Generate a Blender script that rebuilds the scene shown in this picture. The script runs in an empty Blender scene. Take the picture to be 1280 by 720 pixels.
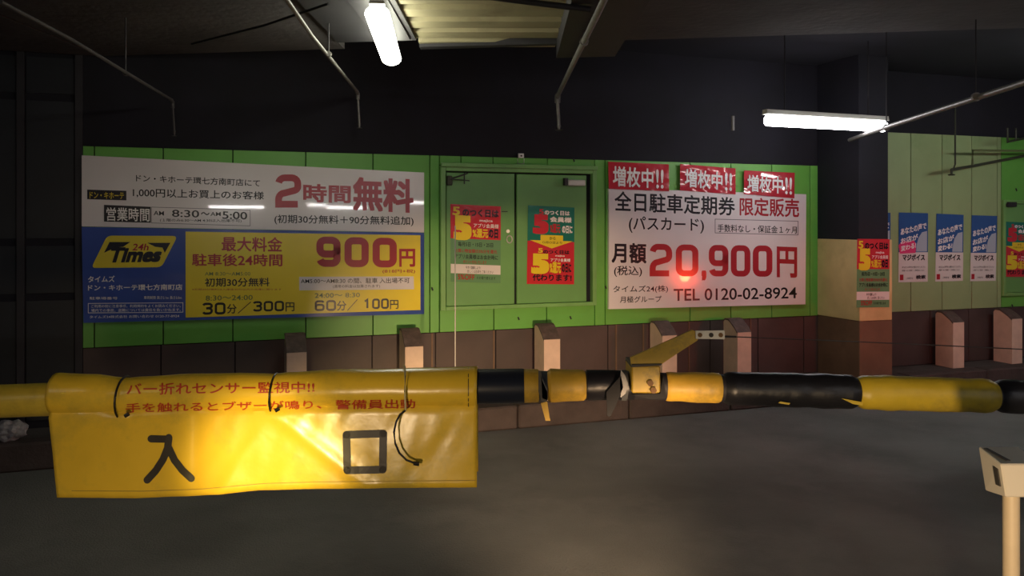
import bpy, bmesh, math, random
from mathutils import Vector, Matrix, noise
from mathutils.bvhtree import BVHTree

random.seed(7)
SC = bpy.context.scene
COL = SC.collection
F, HZ, EYE = 1050.0, 278.0, 1.5          # focal length in px, horizon row, eye height

# ------------------------------------------------------------------ camera
cd = bpy.data.cameras.new('camera'); cam = bpy.data.objects.new('camera', cd); COL.objects.link(cam)
cam.location = (0, 0, EYE); cam.rotation_euler = (math.radians(90), 0, 0)
cd.sensor_width = 36; cd.lens = 36 * F / 1280; cd.shift_y = -(360 - HZ) / 1280; cd.clip_start = .05
SC.camera = cam
# ------------------------------------------------------------------ world
w = bpy.data.worlds.new('night'); SC.world = w; w.use_nodes = True
w.node_tree.nodes['Background'].inputs[0].default_value = (.50, .42, .72, 1)
w.node_tree.nodes['Background'].inputs[1].default_value = .09
# ------------------------------------------------------------------ exposure
SC.view_settings.view_transform = 'Standard'; SC.view_settings.look = 'None'
SC.view_settings.gamma = 1; SC.view_settings.use_curve_mapping = False
SC.view_settings.exposure = 0.0
TUBE = 18.0        # fluorescent diffuser strength
FAR_TUBE = 70.0

# the headlamps of the car the photograph is taken from
def spot(name, loc, target, watts, col, ang, blend, rad=.06):
    l = bpy.data.lights.new(name, 'SPOT'); l.energy = watts; l.color = col
    l.spot_size = math.radians(ang); l.spot_blend = blend; l.shadow_soft_size = rad
    o = bpy.data.objects.new(name, l); COL.objects.link(o); o.location = loc
    o.rotation_euler = (Vector(target) - Vector(loc)).to_track_quat('-Z', 'Y').to_euler()
spot('headlamp_beam', (-.80, .9, .66), (-.80, 2.8, .70), 250, (1, .74, .26), 20, 1.0, .06)
spot('headlamp_beam', (-.70, .9, .66), (-.60, 6.2, .5), 48, (1, .74, .45), 90, 1.0, .07)
spot('headlamp_beam', (.72, .9, .55), (.0, 6.2, .37), 900, (1, .66, .38), 34, 1.0, .06)
spot('headlamp_beam', (.75, .9, .62), (3.2, 6.2, .5), 80, (1, .72, .42), 78, 1.0, .06)

# ------------------------------------------------------------------ geometry frame of the back wall
SL = .35; C0 = 6.53
TH = math.atan(SL); CT, ST = math.cos(TH), math.sin(TH)
NW = Vector((ST, -CT, 0))                 # wall normal, towards the road
def wp(px, py, off=0.0):
    """point on the wall plane (moved off metres out of it) seen at a pixel"""
    dx = (px - 640) / F; dz = (HZ - py) / F
    Y = (C0 - off / CT) / (1 - SL * dx)
    return Vector((dx * Y, Y, EYE + dz * Y))
def ws(px):
    dx = (px - 640) / F; Y = C0 / (1 - SL * dx)
    return dx * Y / CT
def wz(px, py): return wp(px, py).z
def wl(s, z, off=0.0): return Vector((s * CT + off * ST, C0 + s * ST - off * CT, z))
def at(px, py, Y): return Vector(((px - 640) / F * Y, Y, EYE + (HZ - py) / F * Y))
def mirror_at(px, py, D):
    P = wp(px, py, .02); O = Vector((0, 0, EYE)); d = (P - O); L = d.length; d.normalize()
    r = d - 2 * d.dot(NW) * NW
    return P + r * (D - L)

# ------------------------------------------------------------------ materials
MATS = {}
def mat(name, col, rough=.6, metal=0, var=0, vscale=6, bump=0, bscale=60, dirt=None, dscale=1.5, coat=0, stretch=None, emit=0):
    if name in MATS: return MATS[name]
    m = bpy.data.materials.new(name); m.use_nodes = True; nt = m.node_tree; N = nt.nodes; L = nt.links
    b = N['Principled BSDF']; b.inputs['Roughness'].default_value = rough; b.inputs['Metallic'].default_value = metal
    b.inputs['Base Color'].default_value = (*col, 1)
    if coat: b.inputs['Coat Weight'].default_value = coat; b.inputs['Coat Roughness'].default_value = .03
    if emit:
        b.inputs['Emission Color'].default_value = (*col, 1); b.inputs['Emission Strength'].default_value = emit
    tc = N.new('ShaderNodeTexCoord'); mp = N.new('ShaderNodeMapping'); L.new(tc.outputs['Object'], mp.inputs[0])
    if stretch: mp.inputs['Scale'].default_value = stretch
    src = None
    if var:
        n = N.new('ShaderNodeTexNoise'); n.inputs['Scale'].default_value = vscale; n.inputs['Detail'].default_value = 6
        L.new(mp.outputs[0], n.inputs[0])
        r = N.new('ShaderNodeValToRGB'); r.color_ramp.elements[0].position = .3; r.color_ramp.elements[1].position = .7
        r.color_ramp.elements[0].color = (*[c * (1 - var) for c in col], 1)
        r.color_ramp.elements[1].color = (*[min(1, c * (1 + var)) for c in col], 1)
        L.new(n.outputs[0], r.inputs[0]); src = r.outputs[0]
    if dirt:
        n = N.new('ShaderNodeTexNoise'); n.inputs['Scale'].default_value = dscale; n.inputs['Detail'].default_value = 8
        n.inputs['Roughness'].default_value = .65; L.new(mp.outputs[0], n.inputs[0])
        r = N.new('ShaderNodeValToRGB'); r.color_ramp.elements[0].position = .5; r.color_ramp.elements[1].position = .68
        L.new(n.outputs[0], r.inputs[0])
        mx = N.new('ShaderNodeMix'); mx.data_type = 'RGBA'; L.new(r.outputs[0], mx.inputs[0])
        mx.inputs[6].default_value = (*col, 1); mx.inputs[7].default_value = (*dirt, 1)
        if src: L.new(src, mx.inputs[6])
        src = mx.outputs[2]
    if src: L.new(src, b.inputs['Base Color'])
    if bump:
        n = N.new('ShaderNodeTexNoise'); n.inputs['Scale'].default_value = bscale; n.inputs['Detail'].default_value = 4
        L.new(mp.outputs[0], n.inputs[0]); bp = N.new('ShaderNodeBump'); bp.inputs['Strength'].default_value = bump
        bp.inputs['Distance'].default_value = .01
        L.new(n.outputs[0], bp.inputs['Height']); L.new(bp.outputs[0], b.inputs['Normal'])
    MATS[name] = m; return m
GREEN = mat('green_paint', (.13, .40, .065), .42, var=.12, vscale=2.5, bump=.12, bscale=5, dirt=(.085, .29, .055), dscale=1.1)
GREEN_PALE = mat('green_paint_pale', (.30, .40, .19), .36, var=.14, vscale=2, bump=.12, bscale=5, dirt=(.20, .31, .13), dscale=1.2)
DOOR_GREEN = mat('door_green', (.14, .33, .10), .34, var=.12, vscale=2, bump=.08, bscale=4)
FRAME_GREEN = mat('frame_green', (.17, .37, .11), .35, var=.1)
BROWN = mat('brown_paint', (.064, .043, .040), .6, var=.2, vscale=3, bump=.15, bscale=25, dirt=(.07, .048, .044))
BLACK = mat('near_black', (.006, .0055, .012), .85, var=.3, vscale=3)  # near-black of the upper wall, soffit, column top and door backing
PANE = mat('dark_pane', (.010, .012, .017), .5, var=.3, vscale=4)
TAN = mat('tan_paint', (.62, .48, .22), .55, var=.12, vscale=4, bump=.2, bscale=30, dirt=(.46, .35, .15))
COLBROWN = mat('column_brown', (.15, .085, .05), .6, var=.2, vscale=4, bump=.2, bscale=30, dirt=(.09, .055, .035))
ASPH = mat('asphalt', (.150, .153, .145), .82, var=.30, vscale=1.3, bump=.9, bscale=120, dirt=(.20, .20, .19), dscale=.8)
KERB = mat('kerb_concrete', (.06, .044, .040), .8, var=.25, vscale=8, bump=.5, bscale=60, dirt=(.06, .048, .044))
PAVE = mat('pavement_concrete', (.075, .066, .062), .85, var=.25, vscale=5, bump=.5, bscale=60)
DECK = mat('metal_deck', (.36, .32, .19), .5, var=.15, vscale=3, dirt=(.20, .17, .10), dscale=2)
CONC = mat('ceiling_concrete', (.085, .075, .078), .85, var=.3, vscale=2, bump=.4, bscale=20)
STEEL_D = mat('dark_steel', (.022, .020, .025), .6, var=.2)
PIPE = mat('grey_pipe', (.22, .21, .20), .45, .2, var=.15, vscale=20)
PIPE_F = mat('dim_pipe', (.06, .055, .058), .6)  # darker copy of the pipe grey, dimness put into the colour
PIPE_D = mat('dark_pipe', (.03, .035, .02), .5)
PIPE_O = mat('olive_pipe', (.11, .13, .05), .5)
WHITE = mat('sign_white', (.74, .70, .71), .16, var=.05, vscale=2, bump=.03, bscale=3, coat=.6)
BLUE = mat('sign_blue', (.045, .09, .36), .16, var=.1, bump=.03, bscale=3, coat=.6)
YEL = mat('sign_yellow', (.80, .64, .04), .2, var=.08, vscale=2, bump=.03, bscale=3, coat=.6)
RED = mat('sign_red', (.38, .025, .035), .2)
REDSTK = mat('sticker_red', (.50, .03, .045), .12, bump=.25, bscale=9, coat=.8)
INK = mat('black_ink', (.015, .014, .018), .25)
INKWHITE = mat('white_ink', (.82, .80, .80), .3)
INKGREY = mat('grey_ink', (.14, .13, .15), .3)
INKGREEN = mat('olive_ink', (.10, .14, .03), .3)
PAPRED = mat('poster_red', (.55, .03, .04), .16, bump=.35, bscale=14, coat=.6)
PAPGREEN = mat('poster_green', (.13, .28, .13), .2, bump=.35, bscale=14, coat=.5)
PAPTEAL = mat('poster_teal', (.015, .17, .12), .2, bump=.3, bscale=14, coat=.5)
PAPWHITE = mat('poster_white', (.70, .66, .64), .2, bump=.3, bscale=14, coat=.5)
PAPBLUE = mat('poster_blue', (.03, .10, .30), .14, bump=.9, bscale=14, coat=.8)
PAPYEL = mat('poster_yellow', (.75, .58, .03), .2)
PAPPINK = mat('poster_pink', (.75, .06, .20), .2)
PALEBLUE = mat('pale_blue_ink', (.40, .46, .56), .2)
BOLLM = mat('bollard_beige', (.62, .46, .36), .6, var=.1, vscale=10, bump=.2, bscale=50)
BOLLCAP = mat('bollard_cap', (.085, .060, .052), .7, var=.35, vscale=25, bump=.4, bscale=60)
ARMY = mat('arm_yellow', (.62, .45, .05), .38, var=.08, vscale=8, dirt=(.42, .30, .04), dscale=5)
SLEY = mat('sleeve_yellow', (.62, .38, .04), .5, var=.15, vscale=10, bump=.3, bscale=30, dirt=(.20, .15, .04), dscale=4)
PADY = mat('pad_yellow', (.60, .43, .03), .42, var=.12, vscale=10, bump=.25, bscale=18, dirt=(.33, .24, .04), dscale=5)
SLEB = mat('sleeve_black', (.012, .012, .016), .38, bump=.35, bscale=20)
BRKY = mat('bracket_yellow', (.52, .34, .03), .5, var=.12, vscale=12, dirt=(.22, .16, .04), dscale=14)
FLAP = mat('flap_black', (.012, .012, .014), .85)
NAVY = mat('sleeve_navy', (.014, .018, .032), .33)
GREYTAPE = mat('grey_tape', (.08, .085, .09), .4)
VINYL = mat('banner_vinyl', (.82, .54, .04), .27, var=.07, vscale=7, bump=.25, bscale=7, dirt=(.50, .36, .045), dscale=3.5)
BANRED = mat('banner_red', (.50, .05, .02), .45)
BANBLK = mat('banner_black', (.030, .024, .018), .5, var=.25)
PLASTIC = mat('black_plastic', (.01, .01, .01), .4)
CLEAR = mat('pale_nylon', (.60, .52, .25), .4)
GALV = mat('galvanised', (.55, .54, .50), .35, .2, var=.1)
RUST = mat('rusty_bolt', (.22, .12, .05), .6, .3)
CREAM = mat('cream_paint', (.62, .50, .34), .5, var=.08, vscale=12)
HEADW = mat('head_white', (.66, .60, .50), .45)
SLOT = mat('slot_dark', (.05, .045, .04), .6)
LITTER = mat('litter_plastic', (.30, .29, .30), .5, var=.4, vscale=40)
CASE = mat('lamp_housing', (.55, .55, .50), .4)
def emis(name, col, s):
    m = bpy.data.materials.new(name); m.use_nodes = True; n = m.node_tree
    b = n.nodes['Principled BSDF']; b.inputs['Base Color'].default_value = (.8, .8, .8, 1)
    b.inputs['Emission Color'].default_value = (*col, 1); b.inputs['Emission Strength'].default_value = s; return m
GLOWW = emis('tube_cool', (1, .97, 1), TUBE)
GLOWY = emis('tube_warm', (1, 1, .80), TUBE)
GLOWFAR = emis('tube_far', (1, .98, .94), FAR_TUBE)
GLOWHI = emis('tube_bright', (1, 1, .96), 34)
GLOWRED = emis('lamp_red', (1, .06, .02), 330.0)

# ------------------------------------------------------------------ object helpers
def props(o, label=None, cat=None, group=None, kind=None):
    if label: o['label'] = label
    if cat: o['category'] = cat
    if group: o['group'] = group
    if kind: o['kind'] = kind
    return o
WM = {}
def thing(name, label, cat, loc, rotz=0, group=None, kind=None):
    o = bpy.data.objects.new(name, None); COL.objects.link(o); o.empty_display_size = .1
    o.location = loc; o.rotation_euler = (0, 0, rotz)
    WM[o] = Matrix.Translation(Vector(loc)) @ Matrix.Rotation(rotz, 4, 'Z')
    return props(o, label, cat, group, kind)
def base_of(bm):
    xs = [v.co for v in bm.verts]
    return Vector(((min(c.x for c in xs) + max(c.x for c in xs)) / 2, (min(c.y for c in xs) + max(c.y for c in xs)) / 2, min(c.z for c in xs)))
def put(name, bm, m, parent=None, smooth=False, label=None, cat=None, group=None, kind=None):
    """bm holds world coordinates; links it as one mesh object"""
    me = bpy.data.meshes.new(name); o = bpy.data.objects.new(name, me); COL.objects.link(o)
    if parent is not None:
        B = base_of(bm); loc = WM[parent].inverted() @ B
        Mw = WM[parent] @ Matrix.Translation(loc); o.parent = parent
        o.location = loc
    else:
        B = base_of(bm); Mw = Matrix.Translation(B); o.location = B
    WM[o] = Mw
    bm.transform(Mw.inverted()); bmesh.ops.recalc_face_normals(bm, faces=bm.faces) if smooth != 'keep' else None
    bm.to_mesh(me); bm.free(); me.materials.append(m)
    if smooth is True:
        for p in me.polygons: p.use_smooth = True
        me.set_sharp_from_angle(angle=math.radians(40))
    return props(o, label, cat, group, kind)
def hexa(P, bm=None, bev=0):
    """P: 8 points, bottom ring 0-3 then top ring 4-7"""
    b2 = bmesh.new(); v = [b2.verts.new(p) for p in P]
    for f in ((0, 3, 2, 1), (4, 5, 6, 7), (0, 1, 5, 4), (1, 2, 6, 5), (2, 3, 7, 6), (3, 0, 4, 7)): b2.faces.new([v[i] for i in f])
    if bev: bmesh.ops.bevel(b2, geom=list(b2.edges), offset=bev, segments=1, affect='EDGES')
    return merge(bm, b2)
def merge(bm, b2):
    if bm is None: return b2
    mp = {v: bm.verts.new(v.co) for v in b2.verts}
    for f in b2.faces: bm.faces.new([mp[v] for v in f.verts])
    b2.free(); return bm
def wbox(s0, s1, z0, z1, o0, o1, bm=None, bev=0):
    return hexa([wl(s0, z0, o1), wl(s1, z0, o1), wl(s1, z0, o0), wl(s0, z0, o0), wl(s0, z1, o1), wl(s1, z1, o1), wl(s1, z1, o0), wl(s0, z1, o0)], bm, bev)
def box(x0, x1, y0, y1, z0, z1, bm=None, bev=0):
    return hexa([(x0, y0, z0), (x1, y0, z0), (x1, y1, z0), (x0, y1, z0), (x0, y0, z1), (x1, y0, z1), (x1, y1, z1), (x0, y1, z1)], bm, bev)
def wquad(c, o0, o1, bm=None):
    """slab on the wall whose outline is the pixel quad TL TR BR BL"""
    n = NW; P = [wp(*p) for p in c]; tl, tr, br, bl = P
    return hexa([bl + n * o1, br + n * o1, br + n * o0, bl + n * o0, tl + n * o1, tr + n * o1, tr + n * o0, tl + n * o0], bm)
def prism(pts, n, bm=None):
    b2 = bmesh.new(); n = Vector(n); a = [b2.verts.new(p) for p in pts]; b = [b2.verts.new(Vector(p) + n) for p in pts]
    b2.faces.new(a); b2.faces.new(b[::-1]); k = len(pts)
    for i in range(k): b2.faces.new([a[i], b[i], b[(i + 1) % k], a[(i + 1) % k]])
    return merge(bm, b2)
def tube(pts, r, bm=None, n=12, caps=True):
    pts = [Vector(p) for p in pts]; R = r if isinstance(r, (list, tuple)) else [r] * len(pts)
    b2 = bmesh.new(); rings = []
    for i, p in enumerate(pts):
        d = (pts[min(i + 1, len(pts) - 1)] - pts[max(i - 1, 0)]).normalized()
        u = d.cross(Vector((0, 0, 1)))
        if u.length < .05: u = d.cross(Vector((0, 1, 0)))
        u.normalize(); v = u.cross(d)
        rings.append([b2.verts.new(p + (u * math.cos(a) + v * math.sin(a)) * R[i]) for a in [2 * math.pi * k / n for k in range(n)]])
    for a, b in zip(rings, rings[1:]):
        for k in range(n): b2.faces.new([a[k], a[(k + 1) % n], b[(k + 1) % n], b[k]])
    if caps: b2.faces.new(rings[0][::-1]); b2.faces.new(rings[-1])
    return merge(bm, b2)

# ------------------------------------------------------------------ lettering
TC = {}
def glyphs(body, wgt, res):
    k = (body, wgt, res)
    if k in TC: return TC[k]
    c = bpy.data.curves.new('t', 'FONT'); c.body = body; c.size = 1; c.offset = wgt; c.resolution_u = res; c.fill_mode = 'FRONT'
    o = bpy.data.objects.new('t', c); COL.objects.link(o)
    dg = bpy.context.evaluated_depsgraph_get()
    me = bpy.data.meshes.new_from_object(o.evaluated_get(dg))
    V = [v.co.copy() for v in me.vertices]; Fs = [tuple(p.vertices) for p in me.polygons]
    bpy.data.objects.remove(o); bpy.data.curves.remove(c); bpy.data.meshes.remove(me)
    x0 = min(v.x for v in V); x1 = max(v.x for v in V); y0 = min(v.y for v in V); y1 = max(v.y for v in V)
    V = [((v.x - x0) / (x1 - x0), (v.y - y0) / (y1 - y0)) for v in V]
    TC[k] = (V, Fs, (x1 - x0, y1 - y0)); return TC[k]
def lettering(rows, m, parent, mapf, name='lettering', label=None, sub=0):
    """rows: (text, x0, x1, top-left, bottom-left, top-right, bottom-right[, weight[, shear]])"""
    big = [r for r in rows if mapf_h(r, mapf) >= 9]; small = [r for r in rows if mapf_h(r, mapf) < 9]
    for r in big: lettering_one([r], m, parent, mapf, name, label, sub)
    if small:
        o = lettering_one(small, m, parent, mapf, name, label, sub)
        if len(small) > 1: o['kind'] = 'stuff'
def mapf_h(r, mapf): return abs(r[4] - r[3]) if mapf.px else abs(r[4] - r[3]) * 90
def lettering_one(rows, m, parent, mapf, name, label, sub):
    bm = bmesh.new()
    for r in rows:
        body, x0, x1, t0, b0, t1, b1 = r[:7]; wgt = r[7] if len(r) > 7 else .012; sh = r[8] if len(r) > 8 else 0
        V, Fs, asp = glyphs(body, 0 if body in '!!' else min(wgt, .004), 2 if abs(b0 - t0) < 9 and mapf.px else 4)
        b2 = bmesh.new(); d = wgt * .8
        sh_ = [(0, 0)] if wgt < .006 else [(-d, 0), (d, 0), (0, -d), (0, d)] if wgt < .025 else [(-d, -d), (d, -d), (-d, d), (d, d), (0, -d), (0, d), (-d, 0), (d, 0), (0, 0)]
        m_ = sh_[0] != (0, 0)
        for li, (du, dv) in enumerate(sh_):
            du /= asp[0]; dv /= asp[1]; ku, kv = 1 - 2 * d * m_ / asp[0], 1 - 2 * d * m_ / asp[1]
            vs = [b2.verts.new((.5 + (u - .5) * ku + du, .5 + (v - .5) * kv + dv, li)) for u, v in V]
            for f in Fs:
                try: b2.faces.new([vs[i] for i in f])
                except ValueError: pass
        if sub:
            W = abs(x1 - x0); Hh = abs(b0 - t0)
            for _ in range(2):
                long = [e for e in b2.edges if math.hypot((e.verts[0].co.x - e.verts[1].co.x) * W, (e.verts[0].co.y - e.verts[1].co.y) * Hh) > sub]
                if long: bmesh.ops.subdivide_edges(b2, edges=long, cuts=1)
            bmesh.ops.triangulate(b2, faces=b2.faces)
        for v in b2.verts:
            u, q = v.co.x, v.co.y
            x = x0 + u * (x1 - x0) + sh * q; yt = t0 + u * (t1 - t0); yb = b0 + u * (b1 - b0)
            li = v.co.z; p = mapf(x, yb + q * (yt - yb)); v.co = p + (Vector((0, 0, EYE)) - p).normalized() * li * .00022
        merge(bm, b2)
    return put(name, bm, m, parent, label=label, smooth='keep')
def arc4(cx, cy, rx, ry, a0, a1, n=5):
    return [(cx + rx * math.cos(math.radians(a0 + (a1 - a0) * i / n)), cy + ry * math.sin(math.radians(a0 + (a1 - a0) * i / n))) for i in range(n + 1)]
def loop_path(y0, y1, r=.32, ry=.2):
    return arc4(1 - r, y1 - ry, r, ry, 90, 0) + arc4(1 - r, y0 + ry, r, ry, 0, -90) + arc4(r, y0 + ry, r, ry, -90, -180) + arc4(r, y1 - ry, r, ry, 180, 90)
DIGIT = {'0': [(loop_path(0, 1), True)],
         '9': [(loop_path(.40, 1), True), ([(1, .72)] + arc4(.68, .2, .32, .2, 0, -90) + arc4(.32, .2, .32, .2, -90, -165), False)],
         '6': [(loop_path(0, .60), True), ([(0, .28)] + arc4(.32, .8, .32, .2, 180, 90) + arc4(.68, .8, .32, .2, 90, 15), False)],
         '2': [(arc4(.32, .78, .32, .22, 170, 90) + arc4(.68, .78, .32, .22, 90, 0) + arc4(.68, .66, .32, .16, 0, -80) + [(.30, .42)] + arc4(.30, .18, .30, .24, 95, 180) + [(0, 0), (1, 0)], False)],
         '3': [(arc4(.32, .8, .32, .2, 165, 90) + arc4(.68, .78, .32, .22, 90, -80) + [(.35, .53)], False), ([(.6, .53)] + arc4(.68, .27, .32, .27, 80, -90) + arc4(.32, .2, .32, .2, -90, -165), False)],
         '1': [([(.12, .80), (.55, 1), (.55, 0)], False)]}
def digits(body, x0, x1, t0, b0, t1, b1, th, m, parent, mapf, gap=.16, label=None):
    """squared gothic numerals drawn as constant-width strokes, one object per numeral"""
    n = len(body); W = (x1 - x0) / (n + gap * (n - 1))
    for i, ch in enumerate(body):
        bm = bmesh.new(); xa = x0 + i * W * (1 + gap)
        def Q(x, y):
            u = (x - x0) / (x1 - x0); yt = t0 + u * (t1 - t0); yb = b0 + u * (b1 - b0); return mapf(x, yb + (yt - yb) * y)
        H = b0 - t0
        for path, closed in DIGIT[ch]:
            P = [(th / 2 + px_ * (W - th), th / 2 + py_ * (H - th)) for px_, py_ in path]
            R_ = [P[0]]
            for p in P[1:]:
                if math.hypot(p[0] - R_[-1][0], p[1] - R_[-1][1]) > .01: R_.append(p)
            P = R_
            if closed and math.hypot(P[0][0] - P[-1][0], P[0][1] - P[-1][1]) < .01: P.pop()
            L = []; k = len(P)
            for j, p in enumerate(P):
                a = P[j - 1] if (closed or j) else None; c = P[(j + 1) % k] if (closed or j < k - 1) else None
                ns = []
                for (q, r) in ((a, p), (p, c)):
                    if q is None or r is None: continue
                    dx, dy = r[0] - q[0], r[1] - q[1]; l = math.hypot(dx, dy); ns.append((-dy / l, dx / l))
                if len(ns) == 1: nx, ny = ns[0]
                else:
                    nx, ny = ns[0][0] + ns[1][0], ns[0][1] + ns[1][1]; l2 = nx * nx + ny * ny; nx, ny = 2 * nx / l2, 2 * ny / l2
                h = th / 2
                L.append(tuple(bm.verts.new(Q(xa + p[0] + nx * h * sg_, (p[1] + ny * h * sg_) / H)) for sg_ in (1, -1)))
            for j in range(k if closed else k - 1):
                a, c = L[j], L[(j + 1) % k]; bm.faces.new([a[0], c[0], c[1], a[1]])
        put('numeral', bm, m, parent, label=label, smooth='keep')
class PX:
    px = True
    def __init__(s, off): s.off = off
    def __call__(s, x, y): return wp(x, y, s.off)
class UV:
    """unit coordinates (right, down) inside a pixel quad on a wall-parallel plane"""
    px = False
    def __init__(s, c, off, plane=None): s.c = c; s.off = off; s.plane = plane or wp
    def __call__(s, a, b):
        tl, tr, br, bl = s.c
        x = (tl[0] * (1 - a) + tr[0] * a) * (1 - b) + (bl[0] * (1 - a) + br[0] * a) * b
        y = (tl[1] * (1 - a) + tr[1] * a) * (1 - b) + (bl[1] * (1 - a) + br[1] * a) * b
        return s.plane(x, y, s.off)
def flat(pts, mapf, th=.0006, bm=None):
    return prism([mapf(*p) for p in pts], NW * th, bm)
def rect(x0, y0, x1, y1): return [(x0, y0), (x1, y0), (x1, y1), (x0, y1)]
def frame_px(x0, y0, x1, y1, t, mapf, sl=0):
    bm = None
    for (a, b, c, d) in ((x0, y0, x1, y0 + t), (x0, y1 - t, x1, y1), (x0, y0, x0 + t, y1), (x1 - t, y0, x1, y1)):
        q = [(a, b + sl * (a - x0)), (c, b + sl * (c - x0)), (c, d + sl * (c - x0)), (a, d + sl * (a - x0))]
        bm = flat(q, mapf, bm=bm)
    return bm

# ================================================================== THE SETTING
Z_GB = .672; Z_T1 = 2.003; Z_T2 = 2.33; KZ = .17
fl = box(-16, 22, -24, 11, -.12, 0)
put('floor', fl, ASPH, label='dark asphalt driveway in front of the green wall', cat='floor', kind='structure')
# kerb and raised walkway under the wall
def kY(off): return off
KO = (C0 - 6.08) * CT
kt = thing('kerb', 'low brown concrete kerb and walkway along the foot of the wall', 'kerb', wl(0, 0, KO), TH, kind='structure')
S_L, S_R = -5.5, 8.0
put('walkway', wbox(S_L, S_R, 0, KZ - .004, 0, KO - .15), PAVE, kt)
s = S_L
while s < S_R:
    put('kerb_stone', wbox(s + .004, s + .896, 0, KZ, KO - .15, KO, bev=.012), KERB, kt); s += .9
# back wall: dark backing with its painted panels
wall = put('wall_back', wbox(-5.5, 8.0, 0, 2.9, -.2, -.012), BLACK, label='long rear wall of green and brown panels below a black upper part', cat='wall', kind='structure')
s_l = ws(103); s_c = ws(1022); s_d0, s_d1 = ws(549), ws(743); s_d2 = ws(1251)
def panels(name, joints, z0, z1, m, o1=.006):
    for a, b in zip(joints, joints[1:]):
        if b - a < .03: continue
        put(name, wbox(a + .0035, b - .0035, z0, z1, -.012, o1, bev=.002), m, wall)
zdt = wz(549, 206); zdb = wz(549, 388)
jm = [s_l] + [ws(x) for x in (118, 204, 291, 382, 466, 537)] + [s_d0]
panels('green_panel', jm, Z_GB, Z_T1, GREEN)
jd = [s_d0] + [ws(x) for x in (576, 616, 684)] + [s_d1]
panels('green_panel', jd, zdt, Z_T1, GREEN)
jb = [s_d0] + [ws(x) for x in (617, 683)] + [s_d1]
panels('green_panel', jb, Z_GB, zdb, GREEN)
panels('green_panel', [s_d1] + [ws(x) for x in (756, 862, 913, 964, 1012)] + [s_c], Z_GB, Z_T1, GREEN)
jr = [ws(1085)] + [ws(x) for x in (1138, 1177, 1214, 1246)] + [s_d2]
panels('pale_green_panel', jr, Z_GB, Z_T2, GREEN_PALE)
zd2t = wz(1252, 250); zd2b = wz(1252, 370); s_d2e = ws(1252) + .95
panels('green_panel', [s_d2, s_d2 + .5, s_d2e], zd2t, Z_T2, GREEN)
panels('green_panel', [s_d2, s_d2 + .5, s_d2e], Z_GB, zd2b, GREEN)
panels('green_panel', [s_d2e + .36 * k for k in range(8)], Z_GB, Z_T2, GREEN)
jl = [s_l]
while jl[-1] < 7.6: jl.append(jl[-1] + .478)
panels('brown_panel', jl, KZ, Z_GB - .004, BROWN, .0)
for x in (540, 617, 770, 804, 861, 938):
    put('cover_strip', wbox(ws(x) - .006, ws(x) + .006, KZ, Z_GB - .004, 0, .006), COLBROWN, wall)
# dark glazed grid left of the panels
sj = [-5.5, ws(-140), ws(26), s_l - .02]
zr = [KZ + .02, wz(28, 372), wz(28, 303), wz(28, 120), 2.6]
for a, b in zip(sj, sj[1:]):
    for z0, z1 in zip(zr, zr[1:]):
        put('dark_pane', wbox(a + .03, b - .03, z0 + .025, z1 - .025, -.012, -.004), PANE, wall)
for a in sj[1:]: put('mullion', wbox(a - .022, a + .022, KZ, 2.6, -.012, .012), STEEL_D, wall)
# ceiling
def ey(x): return min(5.17 - .143 * x, C0 + SL * x - .02)
def slab(x0, x1, y0, z0, z1, bm=None, back=0):
    return hexa([(x0, y0, z0), (x1, y0, z0), (x1, ey(x1) - back, z0), (x0, ey(x0) - back, z0), (x0, y0, z1), (x1, y0, z1), (x1, ey(x1) - back, z1), (x0, ey(x0) - back, z1)], bm)
ce = hexa([(-12, -24, 2.66), (16, -24, 2.66), (16, ey(16), 2.66), (-12, 2.1, 2.66), (-12, -24, 2.8), (16, -24, 2.8), (16, ey(16), 2.8), (-12, 2.1, 2.8)])
ceil = put('ceiling', slab(-5.0, 12, -24, 2.70, 2.9), CONC, label='grimy low ceiling of concrete slabs and ribbed metal deck', cat='ceiling', kind='structure')
ce.free()
put('concrete_slab', slab(-2.7, -1.06, -12, 2.60, 2.70), CONC, ceil)
put('concrete_slab', slab(-4.9, -2.72, -12, 2.60, 2.70), CONC, ceil)
put('concrete_slab', slab(.64, 3.2, -12, 2.60, 2.70), CONC, ceil)
put('concrete_slab', slab(3.22, 9, -12, 2.60, 2.70), CONC, ceil)
put('girder', slab(-1.05, -.57, -12, 2.585, 2.70, back=.25), STEEL_D, ceil)
put('girder', slab(-.80, -.60, -12, 2.575, 2.585, back=.3), STEEL_D, ceil)
put('girder', slab(.27, .62, -12, 2.50, 2.70, back=.02), STEEL_D, ceil)
db = bmesh.new(); prof = []
y = 2.0
while y < 5.2:
    prof += [(y, 2.60), (y + .15, 2.60), (y + .175, 2.655), (y + .235, 2.655)]; y += .26
ra = [db.verts.new((-.57, a, b)) for a, b in prof]; rb = [db.verts.new((.27, a, b)) for a, b in prof]
for i in range(len(prof) - 1): db.faces.new([ra[i], rb[i], rb[i + 1], ra[i + 1]])
put('ribbed_deck', db, DECK, ceil)
put('edge_beam', hexa([(-.57, 5.17, 2.58), (.27, 5.08, 2.58), (.27, 5.13, 2.58), (-.57, 5.25, 2.58), (-.57, 5.17, 2.7), (.27, 5.08, 2.7), (.27, 5.13, 2.7), (-.57, 5.25, 2.7)]), STEEL_D, ceil)
put('upper_soffit', hexa([(-5.2, 4.6, 2.9), (9, 3.5, 2.9), (9, 10, 2.9), (-5.2, 5, 2.9), (-5.2, 4.6, 3.0), (9, 3.5, 3.0), (9, 10, 3.0), (-5.2, 5, 3.0)]), BLACK, ceil)

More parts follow.
